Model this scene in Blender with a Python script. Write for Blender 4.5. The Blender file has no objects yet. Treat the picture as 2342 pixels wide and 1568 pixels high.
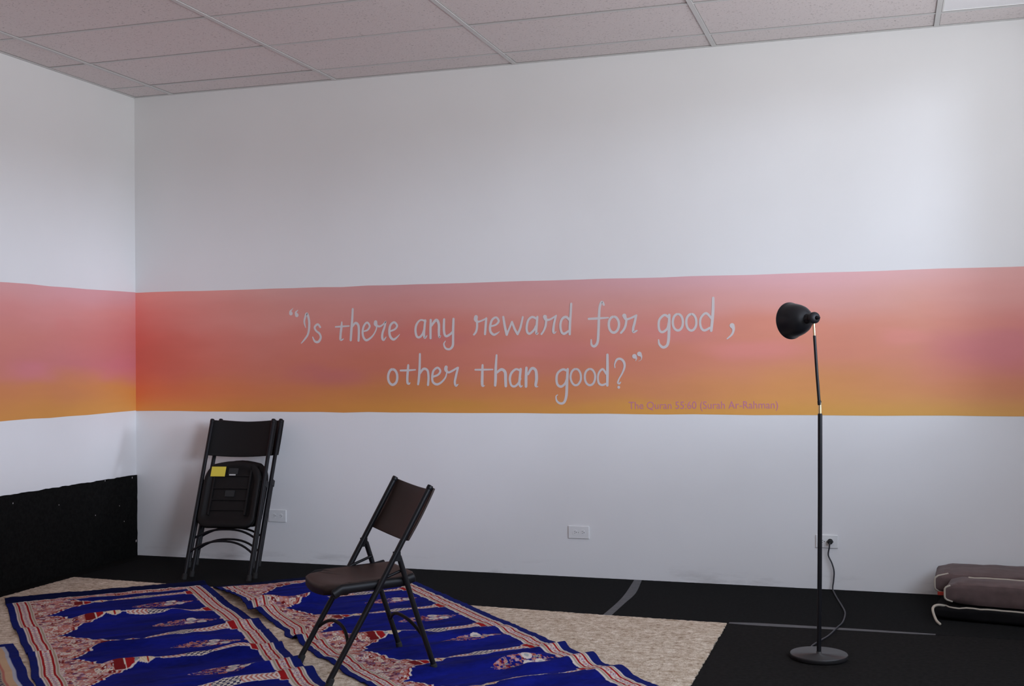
import bpy, math, random
import numpy as np
from mathutils import Vector, Matrix
random.seed(7); rng = np.random.default_rng(11)
scene = bpy.context.scene
COL = scene.collection

# ---------------------------------------------------------------- camera
cam_d = bpy.data.cameras.new('camera'); cam = bpy.data.objects.new('camera', cam_d); COL.objects.link(cam)
F_PX, YAW, PITCH, ROLL = 2677.0, -0.30856, 0.0118, -0.0094
CAM = Vector((4.8896, -6.8537, 1.3291))
fwd = Vector((math.sin(YAW)*math.cos(PITCH), math.cos(YAW)*math.cos(PITCH), math.sin(PITCH)))
rgt = Vector((math.cos(YAW), -math.sin(YAW), 0)); upv = rgt.cross(fwd)
r2 = rgt*math.cos(ROLL) + upv*math.sin(ROLL); u2 = -rgt*math.sin(ROLL) + upv*math.cos(ROLL)
M = Matrix((r2, u2, -fwd)).transposed().to_4x4(); M.translation = CAM
cam.matrix_world = M
cam_d.sensor_width = 36.0; cam_d.lens = 36.0*F_PX/2342.0; cam_d.clip_start = 0.02; cam_d.clip_end = 200
scene.camera = cam

# ---------------------------------------------------------------- view, world, daylight
vs = scene.view_settings
scene.display_settings.display_device = 'sRGB'
vs.view_transform = 'Standard'; vs.look = 'None'; vs.gamma = 1; vs.use_curve_mapping = False
vs.exposure = 0.03
scene.cycles.use_denoising = True
scene.cycles.max_bounces = 8; scene.cycles.diffuse_bounces = 6

RX, RY, H = 6.42, -9.0, 3.13          # room: x 0..RX, y RY..0, ceiling H
WIN = (-6.9, -1.13, 1.10, 3.04)       # side window opening y0,y1,z0,z1
w = bpy.data.worlds.new('world'); scene.world = w; w.use_nodes = True
wn = w.node_tree.nodes; wl = w.node_tree.links; wn.clear()
wo = wn.new('ShaderNodeOutputWorld'); bg = wn.new('ShaderNodeBackground'); tc = wn.new('ShaderNodeTexCoord')
sx = wn.new('ShaderNodeSeparateXYZ'); rp = wn.new('ShaderNodeValToRGB'); mr = wn.new('ShaderNodeMapRange')
mr.inputs[1].default_value = -1; mr.inputs[2].default_value = 1
wl.new(tc.outputs['Generated'], sx.inputs[0]); wl.new(sx.outputs[2], mr.inputs[0]); wl.new(mr.outputs[0], rp.inputs[0])
wl.new(rp.outputs[0], bg.inputs[0]); wl.new(bg.outputs[0], wo.inputs[0])
SKY, SKYLO, GND, SUNS = 4.3, 2.8, 6.6, [(10, 5.8, 7, .80), (30, 5.8, 7, .30), (45, 5.8, 9, .64), (45, 16, 16, .52)]
cr = rp.color_ramp; cr.interpolation = 'LINEAR'
stops = [(0.0, GND, (.83, .87, .92)), (.485, GND, (.83, .87, .92)), (.505, SKYLO, (.79, .86, .97)), (.58, SKYLO, (.79, .86, .97)), (.61, SKY, (.74, .85, 1.05)), (1.0, SKY*.8, (.72, .83, 1.0))]
for i, (pos, k, c) in enumerate(stops):
    e = cr.elements.new(pos) if 0 < pos < 1 else cr.elements[0 if pos == 0 else -1]
    e.color = (c[0]*k, c[1]*k, c[2]*k, 1)
bg.inputs[1].default_value = 1.0
def sun(az, el, ang, power, color=(.78, .88, 1.08)):
    """az: degrees from +x towards -y (where the light comes from), el: elevation"""
    l = bpy.data.lights.new('daylight', 'SUN'); l.energy = power; l.angle = math.radians(ang); l.color = color
    o = bpy.data.objects.new('daylight', l); COL.objects.link(o)
    d = Vector((math.cos(math.radians(az))*math.cos(math.radians(el)), -math.sin(math.radians(az))*math.cos(math.radians(el)), math.sin(math.radians(el))))
    o.rotation_euler = d.to_track_quat('Z', 'Y').to_euler(); o.location = (RX+2, -4, 3)
for q in SUNS: sun(*q)
def area(name, loc, rot, sx_, sy_, power, color, portal=False):
    l = bpy.data.lights.new(name, 'AREA'); l.shape = 'RECTANGLE'; l.size = sx_; l.size_y = sy_
    l.energy = power; l.color = color
    o = bpy.data.objects.new(name, l); o.location = loc; o.rotation_euler = rot; COL.objects.link(o)
    if portal: l.cycles.is_portal = True
    return o
area('window_portal', (RX+0.14, (WIN[0]+WIN[1])/2, (WIN[2]+WIN[3])/2), (0, math.radians(90), 0), WIN[3]-WIN[2], WIN[1]-WIN[0], 10, (1, 1, 1), True)

# ---------------------------------------------------------------- helpers
def put(o, parent=None, label=None, cat=None, group=None, kind=None):
    if o.name not in COL.objects: COL.objects.link(o)
    if parent: o.parent = parent
    if label: o['label'] = label
    if cat: o['category'] = cat
    if group: o['group'] = group
    if kind: o['kind'] = kind
    return o
def thing(name, label, cat, matrix=None, group=None):
    o = bpy.data.objects.new(name, None); o.empty_display_size = 0.1
    put(o, None, label, cat, group)
    if matrix is not None: o.matrix_world = matrix
    return o
class MB:
    """collects shapes for one mesh"""
    def __init__(s): s.v = []; s.f = []; s.sm = []
    def add(s, vs_, fs, smooth=True):
        b = len(s.v); s.v += [tuple(q) for q in vs_]; s.f += [tuple(i+b for i in f) for f in fs]; s.sm += [smooth]*len(fs); return s
    def box(s, x0, x1, y0, y1, z0, z1, m=None):
        c = [Vector((x, y, z)) for z in (z0, z1) for y in (y0, y1) for x in (x0, x1)]
        if m: c = [m @ q for q in c]
        return s.add(c, [(0,2,3,1),(4,5,7,6),(0,1,5,4),(2,6,7,3),(0,4,6,2),(1,3,7,5)], False)
    def tube(s, pts, r, n=14, cap=True, closed=False, flat=1.0):
        P = [Vector(q) for q in pts]; N = len(P)
        R = [r]*N if not hasattr(r, '__len__') else r
        T = []
        for i in range(N):
            a = P[(i-1) % N] if (closed or i) else P[0]; b = P[(i+1) % N] if (closed or i < N-1) else P[-1]
            T.append((b-a).normalized())
        up = Vector((0,0,1)) if abs(T[0].z) < .9 else Vector((1,0,0))
        n0 = (up - T[0]*up.dot(T[0])).normalized(); rings = []
        for i in range(N):
            n0 = (n0 - T[i]*n0.dot(T[i])).normalized(); b0 = T[i].cross(n0)
            rings.append([P[i] + (n0*math.cos(2*math.pi*k/n)*flat + b0*math.sin(2*math.pi*k/n))*R[i] for k in range(n)])
        vv = [q for ring in rings for q in ring]; ff = []
        for i in range(N if closed else N-1):
            j = (i+1) % N
            for k in range(n): ff.append((i*n+k, i*n+(k+1) % n, j*n+(k+1) % n, j*n+k))
        s.add(vv, ff)
        if cap and not closed:
            for ring, t, sg in ((rings[0], -T[0], 0), (rings[-1], T[-1], -1)):
                c = P[sg]; rr = R[sg]; v2 = list(ring); f2 = []
                L = 3
                for l in range(1, L+1):
                    a = l/L*math.pi/2*.999
                    v2 += [c + (q-c)*math.cos(a) + t*rr*.6*math.sin(a) for q in ring]
                for l in range(L):
                    for k in range(n): 
                        q = (l*n+k, l*n+(k+1) % n, (l+1)*n+(k+1) % n, (l+1)*n+k); f2.append(q if sg else q[::-1])
                s.add(v2, f2)
        return s
    def lathe(s, prof, n=40, m=None, cap0=True, cap1=True):
        vv = []; ff = []
        for (r, z) in prof:
            for k in range(n):
                q = Vector((r*math.cos(2*math.pi*k/n), r*math.sin(2*math.pi*k/n), z)); vv.append(m @ q if m else q)
        for i in range(len(prof)-1):
            for k in range(n): ff.append((i*n+k, i*n+(k+1) % n, (i+1)*n+(k+1) % n, (i+1)*n+k))
        if cap0: ff.append(tuple(range(n))[::-1])
        if cap1: ff.append(tuple((len(prof)-1)*n+k for k in range(n)))
        return s.add(vv, ff)
    def slab(s, outline, thick_fn, z_fn, zb_fn=None, rings=(0, .35, .7, .9, .97, 1.0)):
        """pillow-like slab: outline list of (x,y); concentric rings; top z_fn(x,y,k) bottom z - thickness"""
        n = len(outline); cx = sum(q[0] for q in outline)/n; cy = sum(q[1] for q in outline)/n
        vv = []; ff = []
        for side in (0, 1):
            base = len(vv)
            vv.append(Vector((cx, cy, z_fn(cx, cy, 0) - (thick_fn(0) if side else 0))))
            for k in rings[1:]:
                for (x, y) in outline:
                    X = cx+(x-cx)*k; Y = cy+(y-cy)*k
                    vv.append(Vector((X, Y, z_fn(X, Y, k) - (thick_fn(k) if side else 0))))
            for i in range(n):
                q = (base, base+1+i, base+1+(i+1) % n); ff.append(q if not side else q[::-1])
            for l in range(len(rings)-2):
                for i in range(n):
                    a = base+1+l*n; q = (a+i, a+n+i, a+n+(i+1) % n, a+(i+1) % n); ff.append(q if not side else q[::-1])
        half = len(vv)//2; a = 1+(len(rings)-2)*n
        for i in range(n): ff.append((a+i, half+a+i, half+a+(i+1) % n, a+(i+1) % n))
        return s.add(vv, ff)
    def build(s, name, mat, parent=None, bevel=0, **kw):
        me = bpy.data.meshes.new(name); me.from_pydata(s.v, [], s.f); me.polygons.foreach_set('use_smooth', s.sm)
        me.materials.append(mat); me.update()
        o = bpy.data.objects.new(name, me); put(o, parent, **kw)
        if bevel:
            b = o.modifiers.new('bevel', 'BEVEL'); b.width = bevel; b.segments = 3; b.limit_method = 'ANGLE'; b.harden_normals = False
        return o

def mat(name, color, rough=.6, metal=0.0, spec=.5, noise=None, bump=None, coat=0, sheen=0):
    """noise=(scale, amount): colour variation; bump=(scale, strength, distance)"""
    m = bpy.data.materials.new(name); m.use_nodes = True; nt = m.node_tree; b = nt.nodes['Principled BSDF']
    b.inputs['Base Color'].default_value = (*color, 1); b.inputs['Roughness'].default_value = rough
    b.inputs['Metallic'].default_value = metal; b.inputs['Specular IOR Level'].default_value = spec
    b.inputs['Coat Weight'].default_value = coat; b.inputs['Sheen Weight'].default_value = sheen
    tc_ = nt.nodes.new('ShaderNodeTexCoord')
    if noise:
        n = nt.nodes.new('ShaderNodeTexNoise'); n.inputs['Scale'].default_value = noise[0]; n.inputs['Detail'].default_value = 4
        nt.links.new(tc_.outputs['Object'], n.inputs['Vector'])
        r = nt.nodes.new('ShaderNodeValToRGB'); a = noise[1]
        r.color_ramp.elements[0].position = .3; r.color_ramp.elements[1].position = .7
        r.color_ramp.elements[0].color = (*[c*(1-a) for c in color], 1); r.color_ramp.elements[1].color = (*[min(1, c*(1+a)) for c in color], 1)
        nt.links.new(n.outputs['Fac'], r.inputs[0]); nt.links.new(r.outputs[0], b.inputs['Base Color'])
    if bump:
        n = nt.nodes.new('ShaderNodeTexNoise'); n.inputs['Scale'].default_value = bump[0]; n.inputs['Detail'].default_value = 6
        nt.links.new(tc_.outputs['Object'], n.inputs['Vector'])
        bp = nt.nodes.new('ShaderNodeBump'); bp.inputs['Strength'].default_value = bump[1]; bp.inputs['Distance'].default_value = bump[2]
        nt.links.new(n.outputs['Fac'], bp.inputs['Height']); nt.links.new(bp.outputs[0], b.inputs['Normal'])
    return m
def mix_rgb(nt, fac, a, b_):
    n = nt.nodes.new('ShaderNodeMix'); n.data_type = 'RGBA'
    for sck, val in ((n.inputs[0], fac), (n.inputs[6], a), (n.inputs[7], b_)):
        if hasattr(val, 'links'): nt.links.new(val, sck)
        else: sck.default_value = val
    return n.outputs[2]
def noise_node(nt, scale, vec=None, detail=4, scl3=None, rough=.5):
    n = nt.nodes.new('ShaderNodeTexNoise'); n.inputs['Scale'].default_value = scale; n.inputs['Detail'].default_value = detail
    n.inputs['Roughness'].default_value = rough
    tc_ = nt.nodes.new('ShaderNodeTexCoord'); mp = nt.nodes.new('ShaderNodeMapping')
    if scl3: mp.inputs['Scale'].default_value = scl3
    nt.links.new(tc_.outputs['Object'], mp.inputs[0]); nt.links.new(mp.outputs[0], n.inputs['Vector'])
    return n.outputs['Fac']
def ramp(nt, fac, *stops):
    r = nt.nodes.new('ShaderNodeValToRGB'); e = r.color_ramp.elements
    e[0].position, e[0].color = stops[0][0], (*stops[0][1], 1); e[1].position, e[1].color = stops[-1][0], (*stops[-1][1], 1)
    for p_, c in stops[1:-1]:
        q = e.new(p_); q.color = (*c, 1)
    nt.links.new(fac, r.inputs[0]); return r.outputs[0]
def principled(m): return m.node_tree.nodes['Principled BSDF']
def attr_mat(name, rough=.8, bump=None, sheen=0, spec=.3):
    m = mat(name, (.5, .5, .5), rough, spec=spec, bump=bump, sheen=sheen); nt = m.node_tree
    a = nt.nodes.new('ShaderNodeAttribute'); a.attribute_name = 'paint'; nt.links.new(a.outputs['Color'], principled(m).inputs['Base Color'])
    return m
def lin(c):
    c = np.asarray(c, float)/255.0
    return np.where(c <= .04045, c/12.92, ((c+.055)/1.055)**2.4)
def grid_mesh(name, X, Y, Z, color, m, parent=None, flip=False, **kw):
    """X,Y,Z: (r,c) arrays, color (r,c,3)"""
    r, c = X.shape; me = bpy.data.meshes.new(name)
    co = np.stack([X, Y, Z], -1).reshape(-1, 3).astype(np.float32)
    idx = np.arange(r*c).reshape(r, c)
    q = np.stack([idx[:-1, :-1], idx[:-1, 1:], idx[1:, 1:], idx[1:, :-1]], -1).reshape(-1, 4)
    if flip: q = q[:, ::-1]
    nf = len(q)
    me.vertices.add(r*c); me.vertices.foreach_set('co', co.ravel())
    me.loops.add(nf*4); me.loops.foreach_set('vertex_index', q.ravel().astype(np.int32))
    me.polygons.add(nf); me.polygons.foreach_set('loop_start', np.arange(nf, dtype=np.int32)*4)
    me.polygons.foreach_set('use_smooth', np.ones(nf, bool))
    me.update(calc_edges=True); me.validate()
    if color is not None:
        a = me.color_attributes.new('paint', 'FLOAT_COLOR', 'POINT')
        col = np.ones((r*c, 4), np.float32); col[:, :3] = color.reshape(-1, 3); a.data.foreach_set('color', col.ravel())
    me.materials.append(m)
    return put(bpy.data.objects.new(name, me), parent, **kw)
def sstep(x, a, b):
    t = np.clip((x-a)/(b-a), 0, 1); return t*t*(3-2*t)
def vnoise(x, y, seed=0):
    """smooth value noise -1..1"""
    xi = np.floor(x).astype(np.int64); yi = np.floor(y).astype(np.int64); fx = x-xi; fy = y-yi
    def h(a, b):
        n = (a*374761393 + b*668265263 + seed*1442695041) & 0x7fffffff; n = ((n ^ (n >> 13))*1274126177) & 0x7fffffff
        return ((n ^ (n >> 16)) & 0xffff)/32767.5 - 1
    u = fx*fx*(3-2*fx); v = fy*fy*(3-2*fy)
    return (h(xi, yi)*(1-u)+h(xi+1, yi)*u)*(1-v) + (h(xi, yi+1)*(1-u)+h(xi+1, yi+1)*u)*v
def hash01(a, b, seed):
    n = (a*374761393 + b*668265263 + seed*1442695041) & 0x7fffffff; n = ((n ^ (n >> 13))*1274126177) & 0x7fffffff
    return ((n ^ (n >> 16)) & 0xffff)/65535.0

# ---------------------------------------------------------------- materials
WALLC = (.80, .795, .79)
m_wall = mat('wall_paint', WALLC, .62, spec=.35, noise=(1.3, .02), bump=(260, .12, .0006))
nt = m_wall.node_tree                                   # scuffs and grime just above the floor
geo = nt.nodes.new('ShaderNodeNewGeometry'); sp = nt.nodes.new('ShaderNodeSeparateXYZ'); nt.links.new(geo.outputs['Position'], sp.inputs[0])
zr = ramp(nt, sp.outputs[2], (0.0, (1,1,1)), (.05, (.6,.6,.6)), (.10, (0,0,0)))
nz = ramp(nt, noise_node(nt, 2.2, scl3=(1, 1, 5), detail=8, rough=.65), (.52, (0,0,0)), (.72, (.6,.6,.6)))
mu = nt.nodes.new('ShaderNodeMath'); mu.operation = 'MULTIPLY'; nt.links.new(zr, mu.inputs[0]); nt.links.new(nz, mu.inputs[1])
src = principled(m_wall).inputs['Base Color'].links[0].from_socket
nt.links.new(mix_rgb(nt, mu.outputs[0], src, (.36, .34, .33, 1)), principled(m_wall).inputs['Base Color'])

m_tile = mat('ceiling_tile', (.80, .75, .74), .95, spec=.1, bump=(190, .5, .002)); nt = m_tile.node_tree
sp1 = ramp(nt, noise_node(nt, 95, detail=3), (.30, (.45, .41, .40)), (.38, (.77, .715, .705)), (.75, (.80, .745, .735)))
nt.links.new(sp1, principled(m_tile).inputs['Base Color'])
m_grid = mat('ceiling_grid_metal', (.66, .66, .65), .55, spec=.4)
m_gridshade = mat('painted_grid_shadow', (.34, .32, .31), .9)  # darker colour painting the shadow edges beside the grid bars
m_diff = mat('diffuser_acrylic', (.93, .93, .95), .35, spec=.5, bump=(400, .15, .0005))
m_white = mat('white_plastic', (.78, .78, .77), .38, spec=.5)
m_slot = mat('outlet_slot', (.05, .05, .05), .7)
m_blackwall = mat('black_wall_carpet', (.0065, .0065, .006), .98, spec=.08, noise=(60, .35), bump=(500, .5, .002))
m_black1 = mat('black_carpet', (.0088, .0092, .0092), .98, spec=.08, noise=(70, .3), bump=(420, .7, .004))
m_black2 = mat('charcoal_carpet', (.0115, .0110, .0105), .98, spec=.08, noise=(50, .3), bump=(420, .7, .004))
m_sub = mat('bare_floor', (.05, .048, .045), .9)
m_tape = mat('grey_tape', (.062, .062, .066), .5, spec=.4, noise=(25, .25), bump=(60, .3, .001))
m_frame = mat('black_enamel', (.006, .006, .0075), .42, spec=.25)
m_brown = mat('dark_brown_plastic', (.026, .015, .012), .52, spec=.3, bump=(700, .25, .0006))
m_blkpl = mat('black_plastic', (.0055, .0046, .0046), .6, spec=.22, bump=(500, .2, .0006))
m_yellow = mat('yellow_sticker', (.62, .50, .05), .5)
m_label = mat('pale_label', (.45, .45, .43), .5)
m_foot = mat('rubber', (.012, .012, .012), .8)
m_lamp = mat('lamp_black', (.007, .007, .009), .42, spec=.3)
m_base = mat('lamp_base_black', (.022, .021, .022), .35, spec=.5)
m_brass = mat('brass', (.75, .62, .36), .25, metal=1.0)
m_cord = mat('grey_cord', (.030, .030, .036), .5)
m_mat = mat('brown_fabric', (.105, .070, .066), .85, spec=.2, noise=(18, .18), bump=(900, .4, .001), sheen=.1)
m_matd = mat('dark_fabric', (.0065, .0062, .0065), .95, spec=.1, noise=(18, .2), bump=(900, .4, .001))
m_pipe = mat('cream_piping', (.42, .37, .30), .7)
m_red = mat('red_tag', (.45, .04, .025), .6)
m_letter = mat('white_lettering_paint', (.66, .60, .59), .6)
m_pink = mat('pink_lettering_paint', (.58, .20, .29), .6)
m_glassf = mat('aluminium', (.5, .5, .5), .4, metal=.8)

m_cream = mat('cream_carpet_pile', (.5, .42, .36), .98, spec=.05); nt = m_cream.node_tree
c1 = ramp(nt, noise_node(nt, 34, detail=4, rough=.7), (.32, (.36, .275, .195)), (.44, (.60, .50, .385)), (.55, (.72, .63, .51)), (.66, (.86, .78, .66)))
c2 = ramp(nt, noise_node(nt, 9, detail=5), (.35, (.80, .76, .72)), (.65, (1, 1, 1)))
mm = nt.nodes.new('ShaderNodeMix'); mm.data_type = 'RGBA'; mm.blend_type = 'MULTIPLY'; mm.inputs[0].default_value = 1
nt.links.new(c1, mm.inputs[6]); nt.links.new(c2, mm.inputs[7]); nt.links.new(mm.outputs[2], principled(m_cream).inputs['Base Color'])
bp = nt.nodes.new('ShaderNodeBump'); bp.inputs['Strength'].default_value = .9; bp.inputs['Distance'].default_value = .008
nt.links.new(noise_node(nt, 120, detail=4), bp.inputs['Height']); nt.links.new(bp.outputs[0], principled(m_cream).inputs['Normal'])
m_rug = attr_mat('prayer_rug_pile', .95, bump=(260, .45, .003), sheen=.0, spec=.08)
m_mural = attr_mat('mural_paint', .6, bump=(260, .12, .0006), spec=.35)

# ---------------------------------------------------------------- room shell
T = .16
MB().box(-T, RX+T, RY-T, T, -.20, -.012).build('floor', m_sub, kind='structure')
wb = MB().box(-T, RX+T, 0, T, -.012, H+.2).build('wall_back', m_wall, kind='structure')
wlft = MB().box(-T, 0, RY, 0, -.012, H+.2).build('wall_left', m_wall, kind='structure')
MB().box(-T, RX+T, RY-T, RY, -.012, H+.2).build('wall_front', m_wall, kind='structure')
y0, y1, z0, z1 = WIN
wr = MB()
wr.box(RX, RX+T, RY, y0, -.012, H+.2); wr.box(RX, RX+T, y1, 0, -.012, H+.2)
wr.box(RX, RX+T, y0, y1, -.012, z0); wr.box(RX, RX+T, y0, y1, z1, H+.2)
wr.build('wall_right', m_wall, kind='structure')
wf = MB(); fx0, fx1 = RX+.05, RX+.11
for yy in np.linspace(y0, y1, 4): 
    a = min(max(yy-.025, y0), y1-.05); wf.box(fx0, fx1, a, a+.05, z0, z1)
wf.box(fx0, fx1, y0, y1, z0, z0+.05); wf.box(fx0, fx1, y0, y1, z1-.05, z1)
wf.build('window_1', m_glassf, kind='structure')

# ceiling with lay-in tiles on a metal grid (one wide bay every 1.22 m, rows 0.61 m deep)
TX0, TA, TL, TW = .304, .268, 1.2192, .6096
LX0 = TX0+4*TL; LY1 = -TA; LY0 = -TA-TW
cb = MB(); gx = [0]+[TX0+TL*k for k in range(6) if TX0+TL*k < RX]+[RX]; gy = [0]+[-TA-TW*k for k in range(20) if -TA-TW*k > RY]+[RY]
for i in range(len(gx)-1):
    for j in range(len(gy)-1):
        if abs(gx[i]-LX0) < .01 and abs(gy[j]-LY1) < .01: continue
        cb.box(gx[i], gx[i+1], gy[j+1], gy[j], H+random.uniform(0, .0035), H+.02)
cb.box(LX0, gx[-1], LY0, LY1, H+.03, H+.05)
ceil_o = cb.build('ceiling', m_tile, kind='structure')
gb = MB(); gg = MB()  # gb: metal bars, gg: wider dark strips drawn as their shadow edges
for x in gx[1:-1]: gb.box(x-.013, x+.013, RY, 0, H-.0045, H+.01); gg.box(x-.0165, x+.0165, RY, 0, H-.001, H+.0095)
for y in gy[1:-1]:
    for i in range(len(gx)-1): gb.box(gx[i]+.013, gx[i+1]-.013, y-.009, y+.009, H-.0025, H+.01)
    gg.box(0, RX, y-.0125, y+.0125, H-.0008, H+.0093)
gb.box(0, .018, RY, 0, H-.004, H+.01); gb.box(.018, RX, -.018, 0, H-.004, H+.01)
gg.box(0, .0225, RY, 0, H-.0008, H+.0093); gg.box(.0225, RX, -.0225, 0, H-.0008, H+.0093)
gb.build('ceiling_grid', m_grid, ceil_o); gg.build('painted_shadow_edge', m_gridshade, ceil_o)
lt = thing('ceiling_light', 'white flat troffer light, switched off, in the ceiling grid at the upper right', 'ceiling light', Matrix.Translation((LX0, LY0, H)))
MB().box(.016, 1.2, .012, TW-.012, .004, .010).build('diffuser', m_diff, lt)
f = MB()
f.box(.014, .024, .010, TW-.010, .001, .028); f.box(1.19, 1.2, .010, TW-.010, .001, .028)
f.box(.024, 1.19, .010, .020, .001, .028); f.box(.024, 1.19, TW-.020, TW-.010, .001, .028)
f.build('frame', m_white, lt)

# ---------------------------------------------------------------- painted band on both walls
ZB, ZT = .983, 1.7914
ROWS = [0, .2, .4, .6, .8, 1.0]
CB = {  # x on the back wall : wall grey, then top..bottom colours as seen
 -.02: (168, [(178,112,108),(172,97,92),(168,86,78),(166,82,70),(168,88,58),(170,108,52)]),
 .98: (176, [(170,125,124),(168,112,107),(165,100,92),(162,95,82),(164,98,66),(166,106,55)]),
 1.91: (184, [(170,124,128),(170,116,114),(168,98,90),(165,96,80),(166,106,62),(172,118,56)]),
 2.79: (190, [(180,133,138),(180,128,126),(178,114,104),(176,108,96),(178,112,76),(180,125,62)]),
 3.6: (196, [(190,148,158),(190,138,136),(188,122,114),(186,118,98),(188,124,88),(192,138,68)]),
 4.35: (202, [(204,160,170),(202,150,150),(200,132,116),(198,129,110),(200,138,88),(200,146,74)]),
 5.06: (202, [(200,158,162),(198,148,142),(198,136,122),(196,130,112),(196,134,94),(198,150,80)]),
 5.6: (190, [(188,140,140),(186,132,130),(184,116,112),(182,110,108),(184,118,90),(188,138,78)]),
 6.5: (185, [(186,138,138),(184,130,128),(182,114,110),(180,108,104),(182,116,88),(186,136,78)])}
CL = {  # y on the left wall
 -9.0: (198, [(190,138,142),(190,125,125),(186,118,112),(182,112,104),(184,118,80),(186,128,68)]),
 -1.25: (198, [(190,138,142),(190,125,125),(186,118,112),(182,112,106),(184,118,78),(186,128,68)]),
 -.72: (198, [(192,140,148),(190,126,126),(185,116,113),(181,111,113),(184,120,82),(186,130,68)]),
 .02: (198, [(190,140,148),(190,122,120),(185,108,108),(181,104,110),(190,128,66),(192,136,70)])}
def band(name, table, a0, a1, wall, axis, blobs):
    na = int((a1-a0)/.012)+1; nz_ = 80
    a = np.linspace(a0, a1, na); t = np.linspace(0, 1, nz_); A, Tt = np.meshgrid(a, t)
    keys = sorted(table); rows = np.array([[lin(c)/lin((table[k][0],)*3) * .80 for c in table[k][1]] for k in keys])  # key,row,3
    wob = .055*vnoise(A*1.3, Tt*3, 1) + .03*vnoise(A*4.1, Tt*9, 2) + .006*vnoise(A*11, Tt*22, 3)
    V = np.clip(Tt + wob*np.minimum(1, 4*Tt*(1-Tt)+.25), 0, 1)
    Ax = np.clip(A + .14*vnoise(A*1.5+9, Tt*7, 5), keys[0], keys[-1])
    ki = np.clip(np.searchsorted(keys, Ax)-1, 0, len(keys)-2); ka = np.array(keys); fa = (Ax-ka[ki])/(ka[ki+1]-ka[ki])
    rf = V*5; ri = np.clip(rf.astype(int), 0, 4); fr = rf-ri; fr = fr*fr*(3-2*fr)*.6+fr*.4
    def g(i, j): return rows[i, j]
    col = (g(ki, ri)*(1-fa)[..., None]+g(ki+1, ri)*fa[..., None])*(1-fr)[..., None] + (g(ki, ri+1)*(1-fa)[..., None]+g(ki+1, ri+1)*fa[..., None])*fr[..., None]
    Z = ZT+(ZB-ZT)*Tt
    for (ba, bz, ra, rz, c, k) in blobs:
        r = np.sqrt(((A-ba)/ra)**2+((Z-bz)/rz)**2) + .35*vnoise(A*6, Z*14, 8)
        wgt = .75*k*(1-sstep(r, .15, 1.25)); c = lin(c)/lin((190,)*3)*.8
        col = col*(1-wgt[..., None]) + c*wgt[..., None]
    col *= (1 + .010*vnoise(A*9, Z*45, 4) + .015*vnoise(A*2.3, Z*9, 14))[..., None]*np.array([1., .985, .90])
    edge = .0015*np.interp(A, np.linspace(a0, a1, int((a1-a0)*6)), rng.normal(size=int((a1-a0)*6)))
    Z = Z + edge*((Tt < .01)*1.0 + (Tt > .99)*1.0)
    O = np.full_like(A, .0012)
    if axis == 'x': return grid_mesh(name, A, -O, Z, col, m_mural, wall, flip=True)
    return grid_mesh(name, O, A, Z, col, m_mural, wall, flip=False)
band('painted_band', CB, 0.0012, RX, wb, 'x', [
 (1.47, 1.215, .30, .085, (164,92,96), .75), (3.02, 1.375, .40, .08, (182,112,112), .7), (4.17, 1.36, .36, .06, (194,122,122), .75),
 (5.5, 1.37, .40, .10, (178,108,118), .75), (4.97, 1.42, .14, .06, (196,126,124), .6), (2.2, 1.45, .3, .07, (166,95,100), .5),
 (3.75, 1.47, .30, .07, (186,118,122), .5), (2.35, 1.04, .3, .04, (170,122,54), .6), (3.55, 1.03, .35, .04, (186,136,60), .5), (.25, 1.35, .35, .2, (168,84,74), .4)])
band('painted_band', CL, RY, -.0012, wlft, 'y', [(-1.05, 1.27, .26, .08, (180,108,122), .75), (-.18, 1.27, .26, .10, (180,104,114), .7), (-.75, 1.56, .1, .05, (182,110,110), .5), (-3.2, 1.3, .5, .1, (180,108,122), .7)])

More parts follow.
